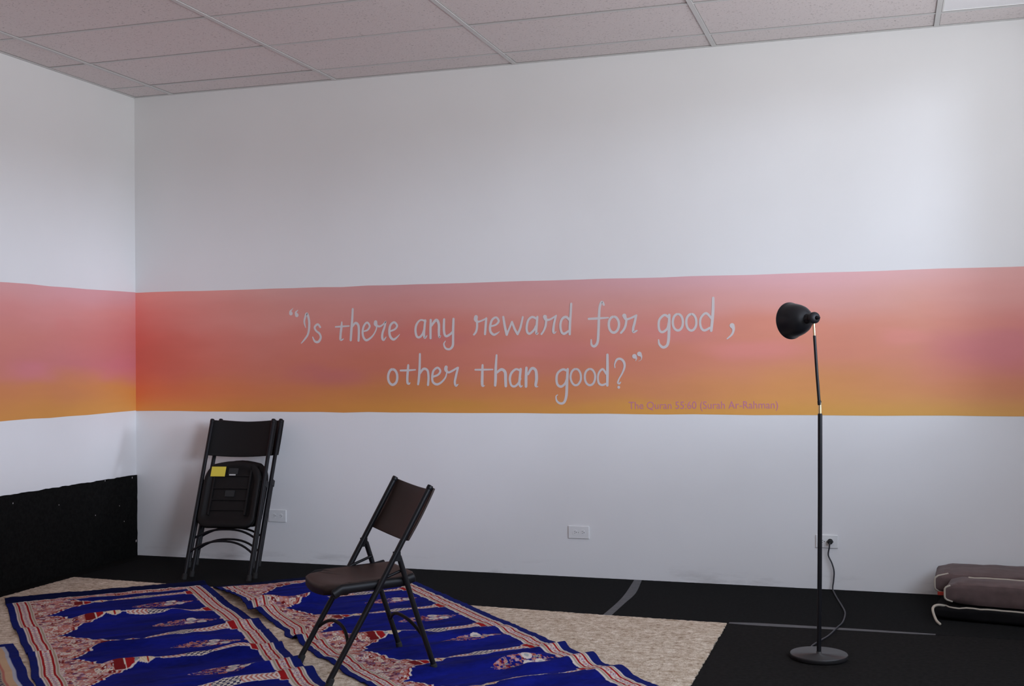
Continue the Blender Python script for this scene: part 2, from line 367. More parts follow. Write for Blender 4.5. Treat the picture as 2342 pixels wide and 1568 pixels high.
# ---------------------------------------------------------------- lettering painted on the band
STROKES = {"Is":[[[1190,1626,26],[1187,1639,16],[1197,1651,7],[1206,1660,3]],[[1233,1614,26],[1226,1632,13],[1241,1646,5]],[[1297,1532,5],[1288,1562,12],[1290,1588,13],[1306,1624,16],[1321,1581,16],[1322,1535,16],[1313,1489,14],[1290,1457,12],[1265,1431,7]],[[1402,1533,13],[1384,1552,14],[1362,1534,14],[1371,1511,13],[1396,1491,14],[1405,1465,15],[1389,1439,16],[1363,1441,14],[1347,1469,8]]],"there":[[[1556,1563,9],[1553,1531,16],[1547,1486,16],[1547,1450,16],[1567,1454,6]],[[1512,1533,10],[1559,1535,12],[1607,1537,9]],[[1634,1645,15],[1630,1582,16],[1624,1517,17],[1618,1446,16]],[[1630,1530,10],[1651,1555,16],[1672,1542,16],[1676,1500,16],[1673,1442,15]],[[1707,1501,9],[1736,1509,12],[1752,1534,14],[1734,1557,13],[1711,1535,14],[1702,1496,15],[1709,1461,15],[1728,1444,15],[1756,1457,13],[1781,1482,10],[1799,1517,9],[1798,1540,10]],[[1794,1559,23],[1794,1546,26],[1803,1535,16],[1824,1531,12],[1848,1545,10],[1864,1561,9],[1855,1526,14],[1841,1488,15],[1839,1456,16],[1849,1444,13],[1865,1462,6]],[[1897,1500,12],[1928,1512,12],[1942,1534,14],[1922,1555,14],[1897,1538,15],[1888,1500,16],[1895,1464,17],[1917,1446,15],[1942,1461,10],[1959,1478,4]]],"any":[[[2136,1559,13],[2102,1566,11],[2076,1541,14],[2067,1503,15],[2075,1465,15],[2094,1458,14],[2114,1477,14],[2128,1509,15]],[[2134,1563,15],[2128,1515,15],[2125,1471,15],[2131,1453,13],[2145,1467,6]],[[2171,1565,15],[2169,1508,16],[2169,1451,15]],[[2174,1527,13],[2207,1564,18],[2225,1539,17],[2225,1488,16],[2228,1456,13],[2238,1466,5]],[[2261,1567,15],[2259,1507,16],[2264,1472,15],[2277,1462,15],[2301,1474,14],[2316,1487,14]],[[2324,1569,15],[2321,1506,16],[2320,1443,15],[2317,1402,16],[2297,1381,14],[2270,1386,13],[2258,1412,10],[2268,1431,6]]],"reward":[[[2473,1578,25],[2471,1563,25],[2481,1550,16],[2499,1551,11],[2542,1568,11]],[[2479,1553,14],[2479,1516,14],[2472,1487,14],[2458,1469,12]],[[2540,1568,14],[2535,1518,15],[2531,1471,14]],[[2574,1520,11],[2604,1529,12],[2621,1551,14],[2604,1573,13],[2578,1558,14],[2565,1520,15],[2567,1486,16],[2587,1467,15],[2607,1473,11],[2625,1485,4]],[[2651,1575,14],[2660,1519,16],[2672,1466,16]],[[2672,1466,15],[2689,1503,12],[2707,1543,14]],[[2707,1543,14],[2724,1499,15],[2742,1468,15]],[[2742,1468,14],[2760,1505,14],[2777,1572,12]],[[2867,1558,14],[2838,1571,14],[2812,1553,14],[2801,1510,15],[2805,1479,15],[2821,1470,14],[2847,1491,14],[2860,1515,13]],[[2870,1571,14],[2865,1521,15],[2862,1481,15],[2865,1468,14],[2873,1472,8]],[[2918,1570,26],[2925,1554,18],[2950,1554,12],[2989,1577,10]],[[2926,1551,14],[2921,1514,14],[2908,1484,12],[2895,1466,12]],[[2987,1574,13],[2975,1526,14],[2970,1486,16],[2975,1471,12],[2988,1479,5]],[[3077,1542,13],[3052,1567,16],[3026,1555,15],[3015,1519,15],[3021,1479,15],[3038,1466,15],[3064,1481,13]],[[3084,1646,14],[3080,1585,15],[3075,1524,16],[3073,1463,15]]],"for":[[[3286,1636,13],[3274,1653,15],[3261,1626,15],[3255,1562,16],[3251,1477,16],[3245,1413,16],[3226,1388,16],[3208,1397,13],[3206,1427,8]],[[3192,1553,13],[3251,1555,14],[3312,1558,9]],[[3346,1563,15],[3358,1560,15],[3368,1549,15],[3375,1534,15],[3377,1515,15],[3374,1497,15],[3367,1482,15],[3357,1472,15],[3345,1468,15],[3333,1472,15],[3323,1483,15],[3317,1498,15],[3315,1516,15],[3317,1535,15],[3324,1550,15],[3334,1560,15],[3346,1563,15]],[[3410,1568,25],[3420,1548,17],[3442,1550,12],[3483,1568,13]],[[3423,1546,14],[3418,1513,14],[3407,1487,14],[3389,1466,13]],[[3481,1564,14],[3472,1524,15],[3463,1491,15],[3465,1470,15],[3486,1478,8]]],"good":[[[3676,1554,15],[3651,1567,14],[3623,1543,14],[3616,1509,14],[3622,1476,14],[3641,1467,14],[3667,1487,13],[3676,1521,13]],[[3680,1567,15],[3678,1491,17],[3674,1420,17],[3664,1387,16],[3640,1377,16],[3619,1396,13],[3615,1421,8]],[[3731,1571,14],[3742,1568,14],[3752,1557,14],[3758,1541,14],[3760,1523,14],[3758,1504,14],[3751,1488,14],[3741,1478,14],[3730,1475,14],[3718,1479,14],[3708,1489,14],[3702,1505,14],[3700,1524,14],[3703,1542,14],[3709,1558,14],[3719,1568,14],[3731,1571,14]],[[3810,1570,14],[3822,1566,14],[3831,1555,14],[3837,1540,14],[3839,1521,14],[3837,1503,14],[3830,1487,14],[3821,1477,14],[3809,1473,14],[3798,1477,14],[3788,1488,14],[3782,1504,14],[3780,1522,14],[3782,1541,14],[3789,1556,14],[3799,1566,14],[3810,1570,14]],[[3928,1541,14],[3897,1573,14],[3868,1550,13],[3861,1517,13],[3869,1484,14],[3888,1473,14],[3917,1487,13]],[[3939,1661,15],[3937,1590,17],[3932,1529,17],[3925,1471,16]],[[4046,1498,29],[4054,1477,16],[4045,1448,12],[4017,1422,7]]],"other":[[[1909,1257,16],[1921,1253,16],[1931,1243,16],[1938,1227,16],[1940,1208,16],[1938,1189,16],[1931,1173,16],[1920,1163,16],[1908,1159,16],[1896,1163,16],[1886,1173,16],[1879,1189,16],[1877,1208,16],[1880,1227,16],[1887,1243,16],[1897,1254,16],[1909,1257,16]],[[2016,1282,14],[2013,1250,16],[2009,1208,16],[2010,1172,16],[2020,1165,13],[2027,1171,7]],[[1963,1249,12],[2015,1250,13],[2064,1253,9]],[[2096,1352,13],[2093,1264,16],[2087,1193,16],[2082,1162,14]],[[2095,1229,12],[2119,1258,16],[2146,1249,15],[2153,1207,15],[2149,1158,15]],[[2183,1209,13],[2217,1221,13],[2233,1245,14],[2214,1265,14],[2187,1246,14],[2178,1207,15],[2183,1175,15],[2209,1161,15],[2239,1174,13],[2266,1203,11],[2276,1235,9]],[[2272,1268,22],[2270,1252,22],[2285,1236,14],[2307,1242,13],[2347,1264,12]],[[2351,1264,13],[2337,1213,15],[2329,1175,15],[2336,1152,14],[2350,1161,6]]],"than":[[[2513,1279,14],[2511,1227,17],[2510,1157,17],[2523,1152,7]],[[2465,1251,11],[2513,1251,12],[2579,1252,9]],[[2605,1340,12],[2599,1261,17],[2597,1192,18],[2594,1154,16]],[[2606,1233,14],[2635,1252,17],[2659,1236,19],[2662,1192,19],[2663,1150,17]],[[2760,1242,13],[2730,1253,13],[2701,1230,15],[2690,1195,15],[2698,1156,14],[2721,1148,14],[2745,1168,13],[2758,1195,13]],[[2760,1253,16],[2754,1203,16],[2751,1164,15],[2759,1146,12],[2770,1152,5]],[[2797,1261,16],[2794,1203,19],[2793,1148,18]],[[2807,1222,14],[2831,1257,17],[2856,1245,18],[2861,1195,19],[2855,1152,16],[2869,1146,5]]],"good2":[[[3056,1240,14],[3028,1250,14],[2996,1229,14],[2987,1194,15],[2993,1159,15],[3015,1146,15],[3039,1163,13],[3051,1190,13]],[[3058,1251,15],[3053,1182,17],[3048,1094,17],[3034,1052,15],[3010,1044,14],[2988,1059,12],[2983,1086,8],[2993,1096,5]],[[3108,1252,13],[3121,1249,13],[3131,1238,13],[3138,1222,13],[3140,1203,13],[3138,1184,13],[3130,1169,13],[3120,1158,13],[3107,1154,13],[3095,1158,13],[3085,1169,13],[3078,1185,13],[3075,1203,13],[3078,1222,13],[3085,1238,13],[3096,1249,13],[3108,1252,13]],[[3196,1252,13],[3209,1248,13],[3219,1237,13],[3226,1222,13],[3228,1203,13],[3225,1184,13],[3218,1168,13],[3208,1158,13],[3195,1154,13],[3183,1158,13],[3173,1168,13],[3166,1184,13],[3164,1203,13],[3166,1222,13],[3173,1238,13],[3184,1248,13],[3196,1252,13]],[[3296,1223,13],[3275,1250,13],[3253,1231,12],[3245,1201,12],[3250,1167,13],[3270,1155,13],[3295,1163,11]],[[3305,1336,15],[3304,1239,17],[3302,1153,15]],[[3350,1259,7],[3349,1280,8],[3363,1307,13],[3386,1310,14],[3405,1291,15],[3408,1261,13],[3393,1223,10],[3375,1193,9],[3367,1170,11],[3375,1163,11],[3384,1172,6]],[[3372,1142,17],[3372,1141,17]],[[3469,1325,28],[3480,1313,11],[3476,1298,3]],[[3499,1339,28],[3511,1324,11],[3509,1305,4],[3493,1296,2]]]}
def smooth_path(P):
    if len(P) < 3: return P
    out = []
    for i in range(len(P)-1):
        p0 = P[max(i-1, 0)]; p1 = P[i]; p2 = P[i+1]; p3 = P[min(i+2, len(P)-1)]
        for k in range(6):
            t = k/6
            out.append(tuple(.5*((2*p1[j])+(-p0[j]+p2[j])*t+(2*p0[j]-5*p1[j]+4*p2[j]-p3[j])*t*t+(-p0[j]+3*p1[j]-3*p2[j]+p3[j])*t**3) for j in range(3)))
    out.append(P[-1]); return out
def ribbon(mb, P, y):
    P = smooth_path([tuple(c/1000 for c in q) for q in P]); vv = []; ff = []
    for i, (x, z, w_) in enumerate(P):
        a = P[max(i-1, 0)]; b = P[min(i+1, len(P)-1)]; dx, dz = b[0]-a[0], b[1]-a[1]; L = math.hypot(dx, dz) or 1
        nx, nz2 = -dz/L*w_/2, dx/L*w_/2
        vv += [(x+nx, y, z+nz2), (x-nx, y, z-nz2)]
        if i: ff.append((2*i-2, 2*i-1, 2*i+1, 2*i))
    mb.add(vv, ff)
    if math.hypot(P[0][0]-P[-1][0], P[0][1]-P[-1][1]) < .0005: return
    for q_, (x, z, w_) in enumerate((P[0], P[-1])):
        mb.add([(x+w_/2*math.cos(k*math.pi/8), y-.00003-.00003*q_, z+w_/2*math.sin(k*math.pi/8)) for k in range(16)], [tuple(range(16))])
qt = thing('painted_quotation', 'white painted quotation "Is there any reward for good, other than good?"', 'lettering', Matrix.Translation((2.6, -.002, 1.3)))
for wd, ss in STROKES.items():
    mb = MB()
    for i_, s_ in enumerate(ss): ribbon(mb, [(q[0]-2600, q[1]-1300, q[2]) for q in s_], -.00012*i_)
    o = mb.build('painted_word', m_letter, qt)
def text_mesh(name, body, size, mat_, parent=None, **kw):
    cu = bpy.data.curves.new(name, 'FONT'); cu.body = body; cu.size = size; cu.extrude = 0; cu.offset = kw.pop('offset', 0)
    to = bpy.data.objects.new(name, cu); COL.objects.link(to); bpy.context.view_layer.update()
    me = bpy.data.meshes.new_from_object(to.evaluated_get(bpy.context.evaluated_depsgraph_get()))
    bpy.data.objects.remove(to); me.materials.clear(); me.materials.append(mat_)
    o = bpy.data.objects.new(name, me); put(o, parent, **kw); return o
BODY = 'The Quran 55:60 (Surah Ar-Rahman)'
def text_w(s_):
    o_ = text_mesh('measure', s_+'.', .062, m_pink); xs_ = max(v.co.x for v in o_.data.vertices); bpy.data.objects.remove(o_); return xs_
sc_ = .885/text_w(BODY); dot_w = text_w('')
ct = thing('painted_citation', 'small faint pink line "The Quran 55:60 (Surah Ar-Rahman)" painted below the white quotation', 'lettering')
x0_ = 0
for wd in BODY.split(' '):
    pre = BODY[:x0_]; xo = (text_w(pre)-dot_w) if pre else 0
    o = text_mesh('painted_word', wd, .062, m_pink, ct)
    for v in o.data.vertices: v.co.x = (v.co.x+xo)*sc_
    x0_ += len(wd)+1
ct.matrix_world = Matrix.Translation((3.43, -.0021, 1.012)) @ Matrix.Rotation(math.radians(90), 4, 'X') @ Matrix.Rotation(math.radians(.5), 4, 'Z')

# ---------------------------------------------------------------- carpet glued to the left wall, carpets on the floor
def ragged(P, step=.02, amp=.003):
    out = []
    for i in range(len(P)):
        a = np.array(P[i]); b = np.array(P[(i+1) % len(P)]); L = np.linalg.norm(b-a); n = max(1, int(L/step)); d = (b-a)/max(L, 1e-6); nn = np.array([-d[1], d[0]])
        for k in range(n): out.append(tuple(a+(b-a)*k/n + (nn*random.uniform(-amp, amp) if k else 0)))
    return out
def sheet(P, z0_, z1_, step=.02, amp=.003, plane='xy', off=0):
    Q = ragged(P, step, amp); n = len(Q); mb = MB()
    if plane == 'xy': vv = [(x, y, z1_) for x, y in Q]+[(x, y, z0_) for x, y in Q]
    else: vv = [(z1_, x, y) for x, y in Q]+[(z0_, x, y) for x, y in Q]
    ff = [tuple(range(n)), tuple(range(n, 2*n))[::-1]] + [(i, n+i, n+(i+1) % n, (i+1) % n) for i in range(n)]
    return mb.add(vv, ff, False)
MBw = sheet([(-.004, .0), (-.004, .547), (-1.3, .551), (-4, .55), (RY, .55), (RY, 0)], .001, .009, .03, .0025, 'yz')
MBw.box(0, .116, RY, -.001, -.0118, 0)
trim = MBw.build('trim_1', m_blackwall, kind='structure')
fl = MB()                                                  # lint caught in the black pile
for yy, zz, r in ((-.06, .535, .006), (-.35, .543, .004), (-.02, .10, .009), (-1.2, .50, .004), (-.45, .33, .003), (-.8, .44, .003), (-.2, .36, .003), (-.15, .25, .003)):
    fl.add([(.0098, yy+r*math.cos(k)*random.uniform(.5, 1), zz+1.4*r*math.sin(k)*random.uniform(.5, 1)) for k in range(6)], [tuple(range(6))], False)
fl.build('lint', m_letter, trim)
def ycr(x): return -.805-.052*(x-.13)
GX = 3.515
sheet([(.117, 0), (.118, ycr(.1)), (2.0, ycr(2.0)+.001), (GX, ycr(GX)), (GX, 0)], -.012, 0).build('black_carpet', m_black1, label='black carpet strip along the back wall under the two leaning folded chairs', cat='carpet', group='black carpet pieces')
sheet([(GX+.002, 0), (GX+.002, ycr(GX)), (4.12, ycr(4.12)+.03), (4.13, -.975), (RX, -.975), (RX, 0)], -.012, 0).build('black_carpet', m_black1, label='black carpet strip along the back wall, right of the short curved grey tape', cat='carpet', group='black carpet pieces')
sheet([(4.128, -.978), (4.128, RY), (RX, RY), (RX, -.978)], -.012, 0).build('charcoal_carpet', m_black2, label='large charcoal carpet piece at lower right under the floor lamp base', cat='carpet', group='black carpet pieces')
def rag_edge(P): return P
sheet([(.122, ycr(.13)-.001), (.120, RY), (4.126, RY), (4.126, -1.00), (4.118, ycr(4.11)+.012), (3.5, ycr(3.5)-.001), (2.0, ycr(2.0)-.001)], -.012, .0025, .012, .005).build('cream_carpet', m_cream, label='speckled cream-beige carpet lying under the blue prayer rugs', cat='carpet')
def strip(L, R_, name, label):
    L = smooth_path([(*q, 0) for q in L]); R_ = smooth_path([(*q, 0) for q in R_]); n = len(L); vv = []; ff = []
    for a, b in zip(L, R_): vv += [(a[0], a[1], .0012), (b[0], b[1], .0012)]
    vv += [(x, y, .0002) for x, y, z in vv]
    for i in range(n-1): ff += [(2*i, 2*i+1, 2*i+3, 2*i+2), (2*n+2*i+1, 2*n+2*i, 2*n+2*i+2, 2*n+2*i+3)]
    for i in range(n-1): ff += [(2*i, 2*i+2, 2*n+2*i+2, 2*n+2*i), (2*i+3, 2*i+1, 2*n+2*i+1, 2*n+2*i+3)]
    return MB().add(vv, ff, False).build(name, m_tape, label=label, cat='tape', group='grey tape strips on the black carpet')
strip([(3.455, -.008), (3.488, -.404), (3.497, -.667), (3.492, -.975)], [(3.50, -.008), (3.542, -.389), (3.540, -.655), (3.536, -.975)], 'tape_strip', 'short curved grey tape strip running from the back wall to the cream carpet')
strip([(4.135, -.972), (4.286, -.952), (4.556, -.950), (4.783, -.952), (4.983, -.958), (5.1, -.962)], [(4.135, -.998), (4.292, -1.008), (4.559, -.998), (4.784, -.992), (4.982, -.990), (5.099, -.984)], 'tape_strip', 'long grey tape strip behind the lamp pole, along the seam of the charcoal carpet')

# ---------------------------------------------------------------- prayer rugs
C_ = dict(blue=(.0042, .008, .150), hem=(.006, .012, .12), white=(.60, .53, .48), beige=(.36, .30, .22), red=(.30, .010, .012), pink=(.48, .23, .20),
          sal=(.40, .14, .11), pur=(.16, .08, .14), lil=(.42, .27, .33), navy=(.02, .02, .07), cream=(.62, .55, .45), dred=(.16, .01, .012), grey=(.25, .27, .27), yel=(.60, .45, .24), tan=(.48, .33, .20))
C_ = {k: np.array(v) for k, v in C_.items()}
def paintm(col, mask, c): col[mask] = C_[c] if isinstance(c, str) else c
def mosaic(d, t, size, pal, seed):
    """jittered flower cells, each a ringed blossom"""
    gx_, gy_ = d/size, t/size; bi = np.floor(gx_).astype(np.int64); bj = np.floor(gy_).astype(np.int64)
    best = np.full(d.shape, 9.0); b2 = np.full(d.shape, 9.0); cid = np.zeros(d.shape)
    for di in (-1, 0, 1):
        for dj in (-1, 0, 1):
            i, j = bi+di, bj+dj
            px = i+.5+.7*(hash01(i, j, seed)-.5); py = j+.5+.7*(hash01(i, j, seed+3)-.5)
            r = np.hypot(gx_-px, gy_-py); m = r < best
            b2 = np.where(m, best, np.minimum(b2, r)); cid = np.where(m, hash01(i, j, seed+7), cid); best = np.where(m, r, best)
    P = np.array([C_[p] for p in pal]); k = np.clip((cid*len(pal)).astype(int), 0, len(pal)-1)
    col = P[k].copy(); k2 = (k+2) % len(pal)
    inner = best < .20; col[inner] = P[k2][inner]
    col[(b2-best) < .09] = C_['sal']
    return col
def border(col, e, t, first_blue=.032):
    """e = distance from the outer edge"""
    b = first_blue
    for a0, a1, c in ((0, b, 'hem'), (b, b+.006, 'white'), (b+.006, b+.014, 'beige'), (b+.014, b+.016, 'white'), (b+.016, b+.027, 'red'),
                      (b+.058, b+.069, 'red'), (b+.069, b+.073, 'white'), (b+.073, b+.082, 'beige'), (b+.082, b+.087, 'white')):
        paintm(col, (e >= a0) & (e < a1), c)
    m = (e >= b+.027) & (e < b+.058); u = (e-b-.0425)/.0155; ph = (t/.036) % 1-.5
    fl_ = np.tile(C_['cream'], d_shape(col)+(1,))
    r = np.abs(u)*.9+np.abs(ph)*2.0
    fl_[r < .95] = C_['lil']; fl_[r < .55] = C_['white']; fl_[r < .30] = C_['pur']
    fl_[(np.abs(ph) > .42) & (np.abs(u) < .45)] = C_['sal']
    col[m] = fl_[m]
    return b+.086
def d_shape(c): return c.shape[:2]
W_RUG = 1.09; P_N = .505
def rug_pattern(d, t, t_first, seed):
    """d across (arch tips at small d), t along, t_first: centre of the first niche"""
    wd = .0035*vnoise(d*30, t*30, seed); dd = d+wd; 
    col = np.tile(C_['blue'], d.shape+(1,)).astype(float)
    tau = ((t-t_first)/P_N + .5) % 1 - .5; cell = np.floor((t-t_first)/P_N+.5).astype(np.int64); tau = tau*P_N
    at = np.abs(tau+.0025*vnoise(t*40, d*40, seed+1))
    # arch boundary: field is blue where d > fb(|tau|)
    kx = np.array([0, .010, .014, .030, .032, .050, .060, .085, .088, .120, .135, .165, .170, .200, .212, .2253, .235, .245, .2525])
    ky = np.array([.155, .175, .195, .198, .218, .216, .232, .240, .262, .262, .285, .305, .345, .360, .400, .415, .425, .44, .45])
    fb = np.interp(at, kx, ky); ct = P_N/2-at     # distance from column axis
    spand = dd < fb
    mo = mosaic(d, t, .023, ['pink', 'white', 'lil', 'sal', 'cream', 'pink', 'pur', 'cream', 'dred'], seed)
    col[spand] = mo[spand]
    col[(dd < fb) & (dd > fb-.022) & (dd > .13)] = C_['sal'];  col[(dd < fb) & (dd > fb-.014) & (dd > .13)] = C_['red']*.8
    col[(np.abs(dd-fb) < .0055)] = C_['white']
    # capital, vase, shaft, base along the column axis
    def seg(a, b, hw0, hw1, c, edge='white'):
        k = np.clip((dd-a)/(b-a), 0, 1); hw = hw0+(hw1-hw0)*k; inr = (dd >= a) & (dd < b)
        if edge: col[inr & (ct < hw+.004)] = C_[edge]
        m = inr & (ct < hw)
        if callable(c): col[m] = c(m)
        else: col[m] = C_[c]
    seg(.33, .375, .046, .046, 'dred'); seg(.375, .382, .048, .048, 'cream'); seg(.382, .418, .044, .020, 'red'); seg(.418, .435, .014, .005, 'grey')
    str_ = lambda a, b, per, k: (lambda m: np.where((((d+k*tau*np.sign(tau))/per) % 1 < .5)[m][:, None], C_[a], C_[b]))
    seg(.437, .47, .016, .027, str_('cream', 'yel', .014, .6), 'white'); seg(.47, .478, .027, .024, 'red'); seg(.478, .505, .022, .006, str_('cream', 'yel', .014, .6))
    seg(.505, .53, .003, .003, 'white', None)
    seg(.53, .64, .006, .020, str_('white', 'sal', .022, .8)); 
    chk = lambda m: np.where(((((d/.028) % 1 < .5) ^ ((tau/.020) % 1 < .5)))[m][:, None], C_['navy'], C_['cream'])
    seg(.64, .70, .020, .031, chk); seg(.70, .76, .031, .020, chk); seg(.76, .925, .019, .024, str_('white', 'sal', .022, .8))
    seg(.922, .930, .040, .044, 'white'); seg(.930, .966, .044, .052, 'red')
    # lace points at mid niche against the right border
    m = (dd > .945-.0) & (np.abs(tau) < (dd-.935)*.9) & (np.abs(tau) < .045); col[m] = C_['pink']; 
    col[(dd > .955) & (ct > .055)] = C_['white']
    # bouquet
    fl_ = (np.abs(tau-.005) < .060*np.sin(np.clip((d-.60)/.33, 0, 1)*math.pi)**.8) & (d > .60) & (d < .93)
    m1 = mosaic(d+3, t, .016, ['pink', 'pur', 'sal', 'lil', 'dred', 'grey', 'blue', 'blue', 'blue'], seed+9); keep = fl_ & (hash01(np.floor(d/.013).astype(np.int64), np.floor(t/.013).astype(np.int64), 5) > .25)
    col[keep] = m1[keep]
    for (bd, bt, br) in ((.810, -.036, .026), (.850, .024, .025), (.790, .020, .025)):
        r = np.hypot((d-bd), (tau-bt)); col[r < br] = C_['white']; col[r < br*.42] = C_['grey']*1.3
    # fold shading and pile variation painted into the blue field as noise
    isb = np.all(col == C_['blue'], -1); col[isb] *= (1+.34*vnoise(d*5, t*22, seed+4)+.16*vnoise(d*45, t*120, seed+5))[isb][:, None]
    border(col, d, t, .032)
    e = W_RUG-d; border(col, e, t, .042)
    return col
def rug(name, s0, t0, t1, t_first, seed, warp, folds, label, step=.0034, pattern=rug_pattern, back=.075, width=W_RUG):
    nd = int(width/step)+1; nt_ = int((t1-t0)/step)+1
    d = np.linspace(0, width, nd); t = np.linspace(t0, t1, nt_); D, Tm = np.meshgrid(d, t)
    col = pattern(D, Tm, t_first, seed)
    # back end: dark hem, then a narrow flowered band
    eb = Tm-t0 + .006*vnoise(D*40, Tm*0, seed+2)
    if back:
        inner = (D > .034) & (D < width-.044)
        m = (eb < back+.060) & inner & (D > .118) & (D < width-.128); fm = mosaic(D, Tm+1, .020, ['pink', 'cream', 'sal', 'pink', 'lil', 'dred'], seed+20)
        col[m] = fm[m]; m = (np.abs(eb-back-.060) < .004) & (D > .118) & (D < width-.128); col[m] = C_['white']*.8
        m = (np.abs(eb-back-.004) < .004) & inner; col[m] = C_['white']
        col[eb < back] = C_['hem']*np.array([.4, .4, .28])
    S = s0+D; Tw = Tm.copy()
    S, Tw, Z = warp(D, S, Tw)
    for (tf, k, da, db, h, wd_) in folds:
        win = sstep(D, da-.10, da+.06)*(1-sstep(D, db-.06, db+.10))
        u = (Tm-tf-k*(D-da)-.025*vnoise(D*5, D*0+tf*7, seed+6))/wd_
        Z = Z + h*np.exp(-u*u)*win*(1+.3*vnoise(D*7+tf, D*0, seed+8)); Tw = Tw + .35*h*u*np.exp(-u*u)*win*0 
    Z = Z + .0036*vnoise(D*3, Tm*12, seed+11) + .0024*vnoise(D*7, Tm*32, seed+12) + .0012*vnoise(D*25, Tm*50, seed+13)
    # ragged tufts on the back hem
    rag = np.where(Tm-t0 < .012, .008*vnoise(D*60, Tm*0, seed+3)+.006*vnoise(D*23, Tm*0, seed+5), 0); Tw = Tw+rag
    Z = np.maximum(Z, .0065)
    X = (S+Tw)/math.sqrt(2); Y = (S-Tw)/math.sqrt(2)
    o = grid_mesh(name, X, Y, Z, col, m_rug, flip=True, label=label, cat='rug', group='blue prayer rugs')
    if o.data.polygons[10].normal.z < 0: o.data.flip_normals()
    sk = o.modifiers.new('solid', 'SOLIDIFY'); sk.thickness = .0035; sk.offset = -1
    return o
def warpA(D, S, Tm):
    Z = .008+0*D
    Z = Z + .018*np.exp(-((Tm-1.28)/.05)**2)                                   # curling back hem
    S = S + .012*vnoise(Tm*2.2, D*0, 31) + .008*vnoise(Tm*6, D*0, 32)
    S = S - .05*sstep(Tm, 2.6, 3.6)*D/W_RUG
    return S, Tm, Z
rug('prayer_rug', -.918, 1.275, 4.3, 1.772, 3, warpA, [
    (1.995, .06, .30, .80, .034, .045), (2.10, .04, .0, .9, .012, .05), (2.66, .02, .28, .75, .026, .045), (2.60, .0, -.2, .10, .022, .03),
    (2.52, -.05, .6, 1.2, .012, .06), (3.02, .05, .30, .95, .030, .05), (3.00, .0, .85, 1.2, .016, .04), (3.30, .05, .85, 1.3, .020, .04), (2.45, .05, .9, 1.3, .012, .05), (3.45, .05, .1, 1.3, .020, .06)],
    'left blue prayer rug with a row of arched niches, partly under the standing chair')
def warpB(D, S, Tm):
    Z = .009+0*D
    k = 1-D/W_RUG
    S = S + .02*vnoise(Tm*1.7, D*0, 41)*k
    pull = .055*sstep(Tm, 2.15, 2.6)                                             # left edge bunched up towards the right
    S = S + pull*k**2
    curl = np.exp(-((Tm-1.9)/.32)**2)*np.clip(1-D/.22, 0, 1)**1.3
    Z = Z + .042*curl; S = S - .005*curl
    Z = Z + .018*np.exp(-((Tm-2.35)/.1)**2)*np.clip(1-D/.35, 0, 1)
    S = S + .014*vnoise(Tm*9, D*0, 42)*k**2
    Tm2 = Tm + .05*np.clip(D/.5-1, -1, 0)*0 + .03*(1-D/W_RUG)
    return S, Tm2, Z
rug('prayer_rug', .180, 1.40, 4.6, 1.80, 23, warpB, [
    (2.11, .02, .05, .42, .055, .05), (2.26, .0, .0, .35, .030, .05), (2.62, .05, .1, .8, .012, .07), (3.03, .10, .10, .60, .026, .06), (3.20, .05, .45, 1.0, .020, .05),
    (3.35, .0, .1, .9, .015, .05), (3.72, .10, .2, .9, .028, .06), (3.92, .0, .7, 1.25, .030, .045), (3.66, .0, .95, 1.3, .018, .03), (4.1, .05, .2, 1.2, .025, .07), (2.9, .03, -.1, .3, .02, .04)],
    'right blue prayer rug with bunched left edge, its back corner behind the standing chair')
def pat_c(d, t, tf, seed):
    col = np.tile(C_['blue'], d.shape+(1,)).astype(float); e = W_RUG-d; eb = t-2.33
    q = np.minimum(e, eb+.0)
    for a0, a1, c in ((0, .042, 'hem'), (.042, .060, 'lil'), (.060, .085, 'tan'), (.085, .097, 'sal'), (.097, .128, 'beige'), (.128, .140, 'sal'), (.140, .165, 'tan'), (.165, .172, 'white')):
        paintm(col, (q >= a0) & (q < a1), c)
    m = (q >= .102) & (q < .123) & ((t/.030+d/.030) % 1 < .45); col[m] = C_['navy']
    m = (q < .06) & (q >= .042); col[m] = np.array([.36, .38, .44])
    mo = mosaic(d, t, .018, ['pink', 'white', 'lil', 'sal', 'cream', 'yel'], seed); m = (q >= .172) & (q < .35); col[m] = mo[m]
    return col
def warpC(D, S, Tm): return S + .02*(Tm-2.33) + .006*vnoise(Tm*6, D*0, 51), Tm, .0075+0*D
rug('prayer_rug', -.952-W_RUG, 2.33, 4.4, 2.8, 41, warpC, [(2.7, .0, .7, 1.3, .012, .05)], 'blue rug with an orange and cream border at the lower left corner', pattern=pat_c, back=0, step=.005)

